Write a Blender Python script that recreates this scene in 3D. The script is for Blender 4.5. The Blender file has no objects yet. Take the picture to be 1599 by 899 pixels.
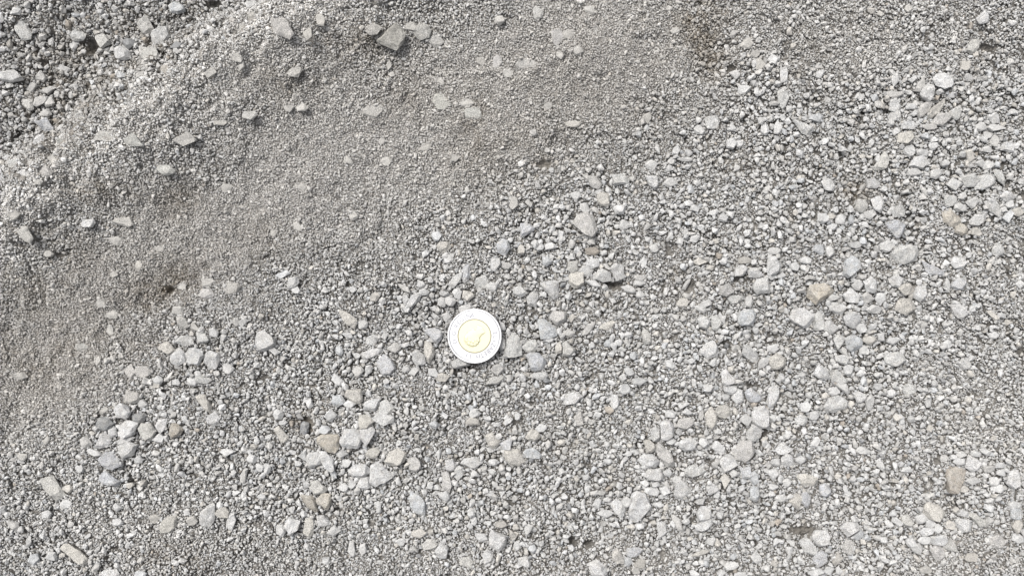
import bpy, bmesh, math, random
import numpy as np
from mathutils import Vector, Matrix, noise as mnoise

# ------------------------------------------------------------------ camera, sky, sun, exposure
scene = bpy.context.scene
C = scene.collection
PX = 0.0003294                 # metres per survey unit (the 28 mm coin spans 85 of them)
W0, H0 = 1599.0, 899.0
cam_d = bpy.data.cameras.new("camera")
cam = bpy.data.objects.new("camera", cam_d); C.objects.link(cam)
CAMZ = 0.400
cam_d.sensor_width = 36
cam_d.lens = 36 * CAMZ / (W0 * PX)
cam_d.clip_start = 0.01; cam_d.clip_end = 500
cam.location = (0, 0, CAMZ)
scene.camera = cam

SUN_EL, SUN_AZ = math.radians(55), math.radians(128)      # azimuth counted from +x towards +y: light from the upper left
w = bpy.data.worlds.new("World"); scene.world = w; w.use_nodes = True
wn = w.node_tree.nodes; wl = w.node_tree.links
sky = wn.new("ShaderNodeTexSky"); sky.sky_type = 'NISHITA'; sky.sun_disc = False
sky.sun_elevation = SUN_EL; sky.sun_rotation = math.radians(90) - SUN_AZ
sky.air_density = 1.0; sky.dust_density = 6.0; sky.ozone_density = 1.0
hs = wn.new("ShaderNodeHueSaturation"); hs.inputs['Saturation'].default_value = 0.25
wl.new(sky.outputs[0], hs.inputs['Color']); wl.new(hs.outputs[0], wn['Background'].inputs[0])
wn['Background'].inputs[1].default_value = 0.115
sd = bpy.data.lights.new("sun", 'SUN'); sun = bpy.data.objects.new("sun", sd); C.objects.link(sun)
sd.energy = 1.35; sd.angle = math.radians(20); sd.color = (1.0, 0.985, 0.955)
sdir = Vector((math.cos(SUN_EL) * math.cos(SUN_AZ), math.cos(SUN_EL) * math.sin(SUN_AZ), math.sin(SUN_EL)))
sun.rotation_euler = sdir.to_track_quat('Z', 'Y').to_euler()
scene.view_settings.view_transform = 'Standard'; scene.view_settings.look = 'None'
scene.view_settings.gamma = 1; scene.view_settings.use_curve_mapping = False
scene.view_settings.exposure = 0.99

# Outlines of the stones, surveyed tile by tile: tile corner, then one stone per ';'
#   "u v length width angle tone"   or   "tone u,v u,v u,v ..."   (u,v in thirds of a survey unit)
TILES = [
((0, 0), """40 355 110 66 10 g;75 50 40 35 0 w;110 140 92 58 60 g;365 165 70 52 20 g;345 210 50 58 0 g;475 190 78 60 20 n;
w 535,225 570,215 605,240 610,270 580,280 545,265;600 205 52 42 -30 d;b 785,25 815,8 850,25 860,50 830,65 800,55;1175 25 60 48 0 w;
d 1150,85 1175,60 1199,50 1205,110 1165,115;1125 142 104 46 -35 b;g 700,160 740,125 775,130 790,170 765,215 720,215;680 120 100 58 70 n;
825 215 70 30 -25 d;960 250 78 28 -80 n;1110 265 52 48 0 w;1130 310 50 22 -80 w;985 340 58 48 0 w;775 325 48 42 0 r;700 250 88 50 0 n;
220 425 78 34 -10 n;190 360 58 56 0 n;150 410 58 44 0 n;180 470 70 34 -30 n;225 475 54 44 60 n;200 585 80 58 15 b;185 665 66 58 0 w;
w 320,625 345,580 375,562 388,590 370,625 340,640;400 610 36 30 0 g;305 675 72 58 -40 g;70 775 70 50 0 g;145 760 58 48 0 n;
205 800 64 54 20 g;245 745 70 50 0 g;175 850 40 34 0 w;110 820 78 56 30 w;490 640 120 48 10 w;620 660 100 68 10 g;785 445 28 26 0 w;
865 650 96 64 0 g;770 795 88 46 0 g;1170 540 64 40 0 w;1030 575 58 30 0 n;1060 880 50 38 0 w;210 530 54 38 0 n;130 490 58 46 40 n;
290 320 78 34 0 g;660 350 58 34 0 n"""),
((400, 0), """50 15 80 48 -20 g;n 70,75 110,70 150,110 170,155 150,180 110,150 75,150;545 135 76 48 -5 t;
k 570,190 590,140 625,115 650,108 692,150 690,190 655,230 610,205;775 145 76 66 0 b;730 125 58 46 0 g;845 190 78 64 0 n;180 335 70 50 0 b;
240 160 58 38 90 n;300 90 60 38 70 n;150 500 54 44 0 w;215 505 50 40 0 w;620 300 54 24 85 w;1020 530 78 54 0 g;985 480 58 38 0 g;
545 520 98 64 0 g;860 475 80 72 0 n;865 385 40 36 0 g;1130 290 58 44 90 w;1055 285 44 40 0 n;1180 340 58 40 0 b;1140 95 44 38 0 w;
795 690 58 28 -30 n;610 755 50 38 0 w;205 875 50 34 0 w;590 660 36 26 0 w;635 350 26 24 0 w;430 750 50 28 30 g;930 740 44 38 0 g"""),
((800, 0), """w 185,150 215,135 245,145 240,180 210,215 190,195;265 160 54 44 0 g;310 235 50 42 0 w;220 255 44 34 0 w;120 60 58 44 90 w;
370 45 58 36 0 b;390 140 58 26 90 b;765 145 40 28 0 w;735 40 30 26 0 w;60 300 88 58 0 n;165 495 42 38 0 w;285 580 68 34 0 t;
1100 205 58 46 0 g;1140 255 50 28 -30 g;1165 300 58 48 0 g;1085 420 58 48 0 w;1045 350 50 46 0 g;855 518 30 28 0 w;
w 755,695 775,680 790,700 780,725 750,722;825 715 36 30 0 w;875 610 50 48 0 g;1025 675 50 44 0 w;1065 675 34 30 0 w;940 570 68 56 0 g;
1030 600 44 40 0 w;1185 610 52 40 90 w;g 470,820 520,815 550,840 540,860 480,865;w 625,825 680,825 690,860 670,885 640,860;
380 850 98 46 35 n;740 855 58 44 0 g;655 775 58 48 0 g;750 755 34 32 0 g;815 745 68 20 0 g;630 550 50 34 90 g"""),
((1200, 0), """w 775,370 795,345 840,343 872,370 865,400 825,412 790,395;g 715,435 735,405 770,400 780,440 755,475 725,455;715 400 78 34 -60 n;
590 440 74 34 0 n;590 490 58 54 0 g;668 498 54 28 0 w;595 540 66 44 -10 g;575 573 40 30 0 g;655 585 80 38 5 w;600 615 46 34 0 w;
680 530 34 30 0 w;735 510 88 48 -45 n;t 750,560 765,510 820,465 832,480 800,530;n 765,580 800,530 850,525 865,545 820,590;760 595 68 30 0 n;
885 530 50 46 0 g;t 605,665 615,625 670,615 685,640 650,670;w 1030,540 1055,525 1085,545 1085,575 1050,578;1000 595 46 44 0 g;
1070 600 80 36 10 g;1125 690 76 52 -15 w;1055 660 50 40 90 n;1030 630 46 34 0 g;1030 700 50 30 0 g;1030 775 50 38 0 g;
w 665,775 690,735 735,730 762,765 720,790;665 705 60 44 0 g;725 715 54 34 0 w;685 810 66 34 0 g;785 815 60 46 0 g;830 765 36 32 0 w;
775 685 36 32 0 w;w 460,840 500,832 528,860 510,880 470,878;545 885 36 28 0 w;n 490,790 545,715 565,740 550,790 520,800;515 740 46 30 90 w;
w 250,850 285,835 315,870 305,895 265,885;w 55,320 90,315 90,380 60,385;25 280 50 44 0 w;70 460 78 56 90 g;245 345 40 38 0 w;
g 115,560 150,585 210,600 195,635 160,625;225 550 58 48 0 b;45 600 58 38 90 w;430 450 46 38 0 g;595 370 58 34 90 g;680 370 46 34 0 w;
w 975,85 1015,50 1035,75 1030,105 995,110;885 245 30 25 0 w;960 215 88 46 -55 n;925 310 50 44 0 t;940 360 40 36 0 g;
t 920,710 950,700 970,750 945,770;995 765 54 30 0 g;1085 820 88 38 65 g;950 845 88 58 0 g;1015 850 88 56 -20 g;870 860 68 56 0 g;
525 65 30 26 0 w;660 40 36 32 0 w"""),
((0, 300), """w 80,185 100,160 125,165 150,215 140,238 110,230 95,205;60 105 58 46 0 d;225 290 40 28 0 w;t 515,140 560,120 610,118 625,150 600,165;
w 505,215 545,210 580,212 560,250 530,245;650 345 46 38 90 t;530 385 36 30 0 g;410 145 68 38 0 w;470 520 46 38 0 w;525 575 54 48 0 g;
515 645 46 30 90 w;745 265 46 26 0 g;970 425 66 44 0 w;968 475 68 48 0 w;1075 450 84 52 0 t;850 440 40 34 0 w;
b 825,595 845,578 870,595 882,630 850,642 828,625;830 555 58 44 0 b;910 630 50 44 0 g;g 810,700 840,675 895,675 905,710 860,720;
775 730 76 48 10 t;w 795,765 815,735 845,732 865,760 860,795 830,812 800,795;w 868,755 890,732 930,735 950,765 925,805 885,800;
945 685 68 48 0 g;995 660 50 44 0 w;990 790 80 74 0 g;670 840 70 58 0 g;600 840 58 56 0 g;380 725 70 38 0 w;90 860 68 34 0 d;
455 785 36 32 0 w;405 770 30 20 0 w;565 765 30 28 0 w;1140 610 50 44 0 g;1065 825 58 44 0 g;950 880 80 30 0 g;900 885 50 46 0 w;
820 890 40 34 0 w;740 880 42 36 0 w"""),
((400, 300), """b 1130,240 1155,218 1180,225 1188,265 1165,300 1130,280;842 207 48 38 0 b;b 968,355 990,335 1005,355 1002,400 980,418 962,395;
g 900,435 930,390 958,380 962,405 920,450;880 475 56 28 0 g;w 918,465 945,445 962,465 955,505 930,490;990 485 50 44 0 t;910 510 54 48 0 g;
868 515 50 38 90 g;1060 420 58 56 0 g;w 1098,308 1140,310 1145,340 1120,370 1098,360;1170 345 56 30 0 n;1105 445 44 40 0 g;
980 545 60 38 -15 g;g 865,575 890,568 917,595 905,615 880,600;b 785,645 840,635 868,655 865,690 845,705 825,670;695 450 80 28 40 n;
w 688,485 705,480 715,505 700,530 685,510;w 708,535 730,485 765,472 775,485 740,530;772 435 40 30 0 w;785 468 40 30 0 w;880 255 60 56 0 t;
t 385,550 425,565 470,600 460,640 430,620 400,585;500 620 44 38 90 g;455 105 50 42 90 w;190 160 50 34 40 w;80 190 34 28 90 n;
125 385 58 40 0 b;w 150,400 195,395 200,425 165,450 145,440;185 460 36 32 0 w;455 455 30 24 0 w;555 490 58 34 -60 t;600 670 54 34 90 g;
540 690 58 48 0 g;w 495,755 530,738 585,730 590,745 545,770 505,782;640 730 64 48 0 n;b 565,800 595,760 630,780 650,825 625,855 580,850;
525 830 48 34 90 w;478 840 50 46 0 n;g 730,755 755,740 790,765 790,800 755,810 735,790;810 745 98 42 80 t;740 840 54 48 0 g;
825 845 50 42 0 w;700 830 44 30 0 g;380 880 60 54 0 w;g 0,655 35,650 80,690 90,715 40,745 0,735;85 745 50 38 0 g;430 670 68 24 25 w;
390 740 44 34 90 b;g 1158,767 1170,714 1200,654 1221,666 1242,720 1242,759 1215,765 1176,774;1150 632 46 32 90 w;1152 712 56 30 95 g;
955 805 86 44 0 g;870 870 68 44 0 t;1130 830 54 48 0 n;1120 880 88 34 -15 n"""),
((800, 300), """n 285,140 310,110 355,95 385,115 398,175 375,205 335,190;t 400,15 425,0 455,5 455,60 420,65 400,50;295 20 50 48 0 g;335 75 50 44 90 g;
503 80 50 44 0 w;b 38,145 85,150 108,175 70,200 42,210;10 50 50 38 90 b;180 253 56 34 0 w;42 270 50 30 90 t;160 322 50 38 0 b;
375 275 60 44 0 r;525 155 50 44 0 g;w 350,310 400,315 405,345 375,360 350,345;285 345 58 48 90 n;345 370 60 44 0 g;
t 265,390 290,370 330,375 335,435 290,452 265,430;370 425 80 28 20 w;g 380,400 420,360 460,380 462,415 420,420;
g 460,355 480,330 520,345 525,400 490,412;615 325 50 30 90 w;595 400 58 24 0 n;590 425 58 28 0 g;550 455 74 28 20 g;600 480 44 34 0 g;
w 132,430 175,415 218,418 215,495 195,500 160,465;g 65,490 100,465 122,480 110,540 80,530;35 465 60 48 0 g;
b 120,600 150,592 200,630 208,670 180,682 140,675;n 170,590 200,555 245,565 250,610 215,630;280 590 40 38 0 t;170 690 50 24 0 w;
270 660 58 44 0 n;85 720 70 54 0 g;b 65,770 85,752 130,755 160,800 130,830 90,830;130 862 70 50 0 g;n 238,710 255,700 292,740 280,765 240,765;
215 730 50 28 90 t;355 640 80 30 -45 n;450 625 76 38 -20 t;n 605,660 620,640 650,665 648,710 620,710;500 705 32 28 0 w;572 765 36 30 0 b;
550 840 52 36 25 w;520 870 40 34 90 g;595 885 74 34 0 w;740 805 54 34 20 w;w 885,750 900,715 940,695 972,730 960,765 920,780;
815 435 68 20 -60 n;g 870,590 900,580 930,610 920,645 880,630;g 935,580 965,585 980,620 960,645 938,640;
w 1045,355 1080,340 1105,355 1085,390 1045,395;1140 380 64 48 0 w;g 1130,445 1150,410 1199,395 1205,470 1150,475;1090 320 58 34 0 t;
990 322 36 30 0 w;880 325 54 30 0 t;1050 505 76 48 0 g;1110 515 50 38 90 g;1100 590 88 76 0 b;910 520 50 46 0 g;880 545 54 30 20 g;
1000 460 68 48 0 n;800 520 54 48 0 t;855 75 44 30 0 w;990 120 50 44 0 w;945 95 40 34 0 w;855 220 50 34 0 w;665 260 44 40 0 g;
1115 755 88 48 45 g;w 980,850 1000,832 1050,890 1000,905 985,890;1175 800 58 34 -45 g"""),
((1200, 300), """b 358,330 395,293 430,325 432,355 375,398 360,385;b 555,145 590,130 640,160 640,205 600,210 575,175;
g 575,300 600,265 665,245 700,275 695,320 640,335 600,328;u 820,100 850,80 905,125 900,145 865,165 825,140;u 875,165 905,140 935,175 915,205 875,190;
980 185 64 38 0 t;g 945,130 975,105 1025,100 1025,125 985,155 950,150;w 485,30 530,20 545,50 530,95 500,80;440 65 60 54 90 n;475 105 54 44 0 g;
608 85 80 54 0 g;w 235,100 275,97 280,135 255,150 235,135;342 128 54 44 0 w;295 115 36 30 0 t;390 128 40 34 90 b;300 163 46 30 0 w;
410 245 70 34 0 g;240 270 54 48 90 b;290 280 58 34 90 g;w 0,305 35,305 58,340 45,375 10,388 0,385;30 275 54 34 0 g;125 345 50 44 0 w;
180 320 54 34 0 w;u 185,490 200,440 260,430 320,460 270,500 225,525;310 495 70 38 0 g;w 105,590 120,550 170,545 210,575 205,620 165,635 120,610;
g 210,590 235,558 265,580 255,640 215,650;285 635 88 58 0 g;325 545 80 54 0 g;w 358,585 385,560 425,570 435,605 405,632 370,620;
420 435 54 44 0 g;w 355,480 385,450 425,480 415,515 365,510;w 450,420 485,395 510,425 500,470 465,465;465 495 58 48 0 n;525 500 58 44 90 w;
500 550 58 38 0 g;650 455 76 48 0 t;w 680,490 700,440 735,440 752,490 715,515;t 600,550 615,505 665,500 688,540 650,575;600 420 60 56 0 w;
b 725,325 765,345 820,370 820,395 770,390 740,370;895 330 64 56 0 w;895 435 64 48 0 b;840 440 60 28 90 g;w 850,525 880,515 930,570 920,600 890,590;
t 1025,560 1050,555 1082,595 1060,605;1060 670 54 34 0 w;840 710 50 38 0 w;b 365,690 395,668 435,685 440,725 405,750 375,730;
g 308,690 330,662 360,680 350,710 325,735;475 690 60 44 0 t;530 680 52 38 45 w;590 695 58 38 0 w;437 635 46 42 0 w;450 740 50 46 0 g;
t 5,780 40,755 85,780 75,820 20,830;20 735 50 44 0 w;350 785 70 54 0 g;375 835 58 48 90 w;w 215,850 235,812 275,825 290,870 250,880;
g 290,830 320,835 370,890 330,905 300,880;590 780 88 66 0 g;920 805 50 46 0 g;g 1015,45 1050,35 1100,90 1085,115 1045,90;1130 110 60 58 0 b;
1140 55 44 34 0 w;1120 15 54 44 0 w;1170 90 50 38 0 t;855 40 58 48 0 g;960 50 60 56 0 g;900 70 50 38 0 g;1180 430 40 34 90 w;
1080 270 58 50 0 g;705 543 26 24 0 w;555 255 74 48 0 g"""),
((0, 600), """n 185,455 240,430 305,520 255,545 215,510;t 280,755 320,750 375,790 418,825 385,842 335,805;b 460,355 490,320 530,320 560,380 520,395 480,390;
w 440,295 465,240 490,225 520,255 500,285 460,302;525 225 50 38 90 w;w 550,200 590,170 640,185 625,235 580,250 555,235;
d 440,195 455,160 495,155 525,185 500,215 455,220;650 155 78 56 0 d;568 125 78 60 0 w;615 60 78 56 0 t;665 90 58 38 0 g;490 125 50 44 0 g;
n 638,210 660,185 700,188 725,220 705,262 665,250;w 720,195 745,165 780,162 775,200 745,230;w 712,260 750,225 768,250 760,280;815 218 68 58 0 r;
580 262 98 28 -15 g;g 550,290 590,270 635,285 620,330 570,345;440 320 68 28 15 w;b 455,430 490,410 555,455 540,475 480,465;648 355 44 38 0 w;
400 275 50 46 0 n;t 915,60 955,50 990,105 985,135 950,110;w 970,155 1000,125 1030,160 1005,195 980,185;1060 318 76 34 0 w;1180 350 44 42 0 w;
1030 85 26 24 0 w;725 5 58 26 0 t;t 740,655 770,625 825,615 825,665 790,695 755,690;725 632 54 44 0 n;550 575 46 42 0 w;548 648 50 38 0 w;
895 640 46 42 0 w;g 940,600 990,555 1003,570 1000,640 965,685 940,660;w 1065,605 1095,600 1105,635 1085,680 1062,665;1030 568 34 28 90 w;
1040 600 58 48 0 t;215 610 50 46 0 w;105 340 44 34 0 w;240 805 46 42 0 w;510 885 80 38 0 w;655 890 50 34 0 b;155 820 50 46 0 b;605 475 40 30 0 t;
370 395 44 34 0 w;305 560 50 42 0 w;1140 430 80 28 -80 n;215 265 40 30 90 w;315 490 50 42 0 t;60 660 58 34 30 n"""),
((400, 600), """w 390,270 415,215 475,212 490,260 480,295 440,305 400,290;w 487,215 540,203 552,220 515,285 495,265;t 477,175 485,145 525,145 548,175 520,200 485,210;
u 282,250 320,235 380,240 385,290 365,322 310,305 285,280;320 215 54 38 0 b;g 232,345 245,320 290,320 300,370 250,395;
w 290,320 325,318 358,350 360,395 345,410 315,380;w 197,335 232,303 232,360;400 325 70 38 0 g;420 367 44 38 0 w;
w 428,405 455,378 510,378 538,405 500,435 450,432;w 540,380 572,365 642,435 590,450 565,475 540,465;t 605,370 625,320 680,295 705,340 690,365 640,388;
545 320 60 44 0 t;w 468,480 490,440 535,435 535,480 500,498;450 470 50 34 90 w;410 483 44 38 90 w;n 255,455 290,455 335,495 300,515 270,520;
u 280,545 310,512 345,515 348,560 330,592 300,575;r 205,520 265,525 288,590 275,600 240,575;w 128,665 150,628 203,640 195,675 160,705;
115 685 58 38 90 g;310 640 70 50 0 w;t 222,700 230,630 262,630 268,690 245,728;360 690 58 52 0 g;445 775 60 44 90 g;325 825 44 34 90 w;
500 770 60 38 90 g;100 143 54 50 0 w;125 180 40 28 0 w;225 205 60 44 90 d;120 240 80 48 55 t;385 80 68 58 90 b;t 415,60 425,25 485,25 495,80 465,90;
437 92 54 34 0 w;540 100 90 58 -25 w;610 110 70 66 0 g;g 548,165 570,130 640,150 640,175 590,192;345 150 56 52 0 w;50 395 50 34 90 w;
15 390 42 38 0 w;195 372 30 28 0 w;675 738 40 34 0 w;575 575 58 24 85 w;740 375 68 58 90 n;b 1140,280 1190,250 1199,255 1185,310 1160,305;
t 1075,245 1105,228 1140,265 1120,300 1090,290;t 1164,315 1191,297 1230,309 1266,369 1233,381 1194,381 1167,354;1010 370 94 54 0 g;
1110 365 50 34 0 w;910 380 70 48 90 w;950 415 60 44 90 g;n 870,420 900,410 918,470 905,505 870,495;885 525 50 48 0 w;1020 135 50 46 0 w;
t 975,180 1000,155 1040,165 1045,190 1000,195;832 190 44 34 0 b;855 330 60 28 90 w;755 560 106 66 60 b;w 840,780 865,745 900,770 890,815 855,818;
w 1090,710 1105,685 1170,715 1165,750 1135,782 1095,755;1060 718 68 34 20 w;w 1060,800 1080,770 1112,790 1105,825 1070,838;1022 640 40 30 90 w;
1000 665 34 28 90 w;985 835 60 56 0 n;760 700 68 44 0 t;1145 655 58 30 0 t;815 750 78 44 0 n"""),
((800, 600), """w 235,70 260,45 310,38 328,60 300,88 250,95;530 20 50 48 0 w;480 80 74 42 90 w;800 100 58 38 0 w;740 140 50 44 0 w;820 130 40 30 0 w;
887 145 64 24 -80 n;t 905,140 930,108 955,130 955,185 935,210 910,190;t 950,140 965,100 1010,95 1030,130 1000,160;g 645,215 665,198 690,205 690,260 660,265;
w 697,180 740,170 755,195 758,240 725,262 700,250;742 268 44 30 0 w;w 785,275 805,255 860,252 870,285 845,312 795,310;815 185 80 58 0 n;
900 275 50 48 0 w;t 615,265 645,260 675,290 665,315 630,320;n 665,300 690,275 740,320 760,380 730,390 690,345;
w 590,355 615,328 660,330 688,360 670,390 625,398;g 620,430 640,398 690,395 712,430 690,452 640,450;730 415 44 34 0 w;
g 810,400 850,377 905,405 900,425 850,435 815,425;775 445 46 34 0 g;620 465 46 34 0 w;652 500 66 38 0 w;718 500 60 42 30 w;673 468 40 24 0 w;
705 525 40 22 0 w;683 565 56 30 0 w;n 1035,310 1070,270 1120,270 1135,320 1100,365 1050,350;w 975,360 1000,330 1030,330 1055,375 1015,400 995,415;
970 300 68 56 0 w;g 1100,225 1130,190 1170,210 1165,250 1130,275 1100,250;w 1125,130 1160,105 1199,110 1205,200 1160,205 1130,175;
1095 170 58 52 0 g;w 1030,65 1050,25 1080,30 1085,75 1050,92;b 1092,40 1120,18 1165,65 1150,80 1105,75;w 990,5 1055,0 1050,30 1025,50 995,30;
920 15 46 34 0 g;1000 60 36 34 0 w;b 1070,395 1115,390 1120,440 1085,445;1135 440 64 38 90 b;1040 420 42 38 0 g;1000 450 58 42 90 t;
940 490 60 48 0 w;960 520 30 26 0 w;w 555,530 580,505 620,515 642,560 610,620 575,650 548,640 565,585;w 460,560 485,540 510,545 530,590 520,618 490,600;
535 550 54 38 90 g;435 605 64 38 0 w;400 555 44 34 90 w;545 325 30 28 0 w;445 540 40 24 0 g;450 360 44 30 0 w;345 435 36 34 0 w;
t 60,250 90,210 125,215 130,245 105,265;135 205 58 34 0 w;90 325 80 50 0 b;315 165 78 48 90 n;25 150 40 30 90 w;95 770 40 38 0 b;60 830 60 56 0 g;
20 755 44 34 90 w;75 675 40 34 90 g;15 670 32 30 0 t;w 360,840 395,822 440,855 445,895 370,895;t 468,780 495,763 522,805 520,840 475,820;
570 785 78 44 -10 b;545 830 44 34 90 b;600 840 50 44 0 t;n 745,610 790,640 800,690 775,685;w 680,650 715,645 720,695 690,720;
w 865,605 890,570 930,580 930,620 900,640 875,635;w 855,660 935,615 935,660 900,690 865,685;800 495 88 76 0 g;885 550 44 30 0 g;
890 790 84 28 -12 t;1025 850 58 34 0 g;930 735 50 38 0 g;1140 510 80 56 90 b;985 885 46 34 0 w;1070 890 60 24 0 w;850 885 40 30 0 w;
580 870 40 34 0 w;1150 810 58 56 0 g"""),
((1200, 600), """w 0,20 35,10 50,35 40,75 15,110 0,115;w 285,15 320,15 340,40 310,50 285,45;g 300,-5 370,-5 388,35 370,45 335,12;
g 260,110 290,65 335,55 380,80 375,105 330,125 280,135;w 395,40 430,35 468,48 450,75 420,85;g 455,75 480,50 495,75 485,120 465,120;
180 105 58 48 0 w;155 170 66 50 0 g;215 145 50 38 0 w;20 160 40 38 0 w;575 40 46 38 0 w;515 10 46 30 0 w;665 20 60 48 0 g;
w 35,310 60,275 115,305 90,325 50,330;w 62,350 80,325 105,330 122,370 95,390 68,375;35 365 50 34 0 w;150 355 50 42 0 w;20 415 50 42 90 w;
t 140,430 170,418 230,440 215,475 155,475;90 460 50 38 0 g;25 480 46 34 0 w;15 515 30 24 0 w;270 500 78 58 0 b;175 535 58 48 90 b;
130 545 78 58 90 t;60 535 58 38 0 g;g 410,310 430,290 480,310 470,328 430,325;220 275 56 30 -60 w;650 400 50 34 0 w;375 515 36 32 0 w;
800 455 56 34 35 w;w 868,365 880,345 920,350 920,375 890,380;w 925,385 940,335 1000,370 995,400 950,405;975 325 56 28 0 w;1015 315 50 28 30 w;
905 330 40 30 0 g;u 840,400 880,388 925,405 915,450 880,505 845,500 840,440;915 490 50 30 0 t;960 455 76 30 0 g;1035 395 50 38 0 n;
1095 380 58 28 0 w;w 1120,465 1135,410 1175,400 1180,470 1150,490;1080 490 58 38 0 w;1055 455 54 38 0 g;1090 415 44 30 0 w;1025 520 30 24 0 w;
1160 565 56 38 0 w;1165 605 58 44 0 b;t 730,600 745,555 800,565 825,605 800,640 760,630;w 580,640 600,622 632,650 610,665;715 630 60 50 0 g;
765 655 50 38 0 w;800 680 44 38 90 w;745 690 70 38 -15 w;735 730 54 34 0 w;w 762,715 830,705 842,735 820,755 765,750;
w 820,770 850,730 870,735 888,785 850,780;w 765,770 790,753 820,765 828,800 800,825 775,810;w 880,645 900,628 950,640 950,685 910,690 885,670;
n 935,605 960,600 1025,645 1020,675 990,665;915 605 56 30 0 w;1035 640 50 42 0 n;950 810 54 44 0 t;855 665 46 44 0 t;700 770 50 44 0 g;
670 740 50 46 0 w;650 640 60 58 0 n;540 728 36 25 0 w;w 340,675 370,645 420,655 425,680 375,710;425 705 70 50 0 b;
w 212,710 225,688 270,685 288,710 270,745 230,755;g 148,735 180,720 225,780 215,800 170,785;375 760 88 58 60 n;245 820 80 68 90 b;
325 820 58 48 90 t;225 880 76 38 0 w;285 870 50 38 0 w;740 870 68 34 0 g;1170 670 70 48 90 t;1170 720 58 48 0 w;1080 740 80 72 0 n"""),
]
rng = np.random.default_rng(7)
random.seed(7)

# ------------------------------------------------------------------ numeric noise
def hsh(ix, iy, k=0):
    ix = ix.astype(np.int64); iy = iy.astype(np.int64)
    h = (ix * 374761393 + iy * 668265263 + k * 2147483647 + 1013904223) & 0xFFFFFFFF
    h = ((h ^ (h >> 13)) * 1274126177) & 0xFFFFFFFF
    h = ((h ^ (h >> 16)) * 2246822519) & 0xFFFFFFFF
    return ((h ^ (h >> 15)) & 0xFFFFFF) / float(0x1000000)

def vnoise(x, y, k=0):
    ix = np.floor(x); iy = np.floor(y); fx = x - ix; fy = y - iy
    fx = fx * fx * (3 - 2 * fx); fy = fy * fy * (3 - 2 * fy)
    a = hsh(ix, iy, k); b = hsh(ix + 1, iy, k); c = hsh(ix, iy + 1, k); d = hsh(ix + 1, iy + 1, k)
    return (a * (1 - fx) + b * fx) * (1 - fy) + (c * (1 - fx) + d * fx) * fy * 1.0

def fbm(x, y, s, k=0, o=4):
    t = 0; a = 1; n = 0
    for i in range(o):
        t = t + a * (vnoise(x / s, y / s, k + i) - .5); n += a; a *= .55; s *= .5
    return t / n

def domes(x, y, s, k=0):
    """Packed little grains: a rounded dome per jittered cell, its height and a random value."""
    gx = x / s; gy = y / s; ix = np.floor(gx); iy = np.floor(gy)
    best = np.full(x.shape, -9.0); tone = np.zeros(x.shape)
    for dx in (-1, 0, 1):
        for dy in (-1, 0, 1):
            cx = ix + dx; cy = iy + dy
            px = cx + hsh(cx, cy, k); py = cy + hsh(cx, cy, k + 11)
            r = .45 + .35 * hsh(cx, cy, k + 5)
            top = hsh(cx, cy, k + 7)
            d2 = ((gx - px) ** 2 + (gy - py) ** 2) / (r * r)
            h = .55 * top - d2 * .8
            m = h > best
            best = np.where(m, h, best); tone = np.where(m, hsh(cx, cy, k + 3), tone)
    return np.maximum(best, -.7), tone

def sstep(a, b, x):
    t = np.clip((x - a) / float(b - a), 0, 1); return t * t * (3 - 2 * t)

def blob(X, Y, cx, cy, rx, ry, ang=0):
    a = math.radians(ang); u = (X - cx) * math.cos(a) + (Y - cy) * math.sin(a); v = -(X - cx) * math.sin(a) + (Y - cy) * math.cos(a)
    return np.exp(-((u / rx) ** 2 + (v / ry) ** 2))

HOLES = [(132, 66, 11, 15, 5), (1540, 74, 20, 6, 3.5), (962, 446, 16, 8, 3), (893, 846, 10, 9, 3.5), (478, 664, 14, 16, 2.6), (330, 3, 16, 7, 4),
         (850, 256, 12, 8, 2.4), (1076, 447, 10, 14, 2.4), (1142, 108, 8, 8, 3), (920, 848, 10, 7, 2.5), (262, 452, 9, 8, 2.5), (545, 140, 10, 14, 2),
         (1255, 828, 22, 9, 2.5), (1130, 72, 40, 6, 2.2), (1400, 374, 12, 6, 2), (655, 497, 12, 8, 2), (715, 480, 12, 12, 2), (1085, 620, 12, 8, 2),
         (585, 690, 14, 12, 2), (1228, 826, 14, 10, 2), (1575, 500, 14, 10, 2), (375, 540, 10, 8, 2), (205, 655, 12, 12, 2), (60, 92, 8, 5, 2.5),
         (1235, 375, 14, 6, 1.8), (1158, 668, 10, 8, 2), (1025, 870, 10, 6, 2), (1575, 150, 26, 5, 1.8), (680, 570, 9, 7, 2)]

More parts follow.
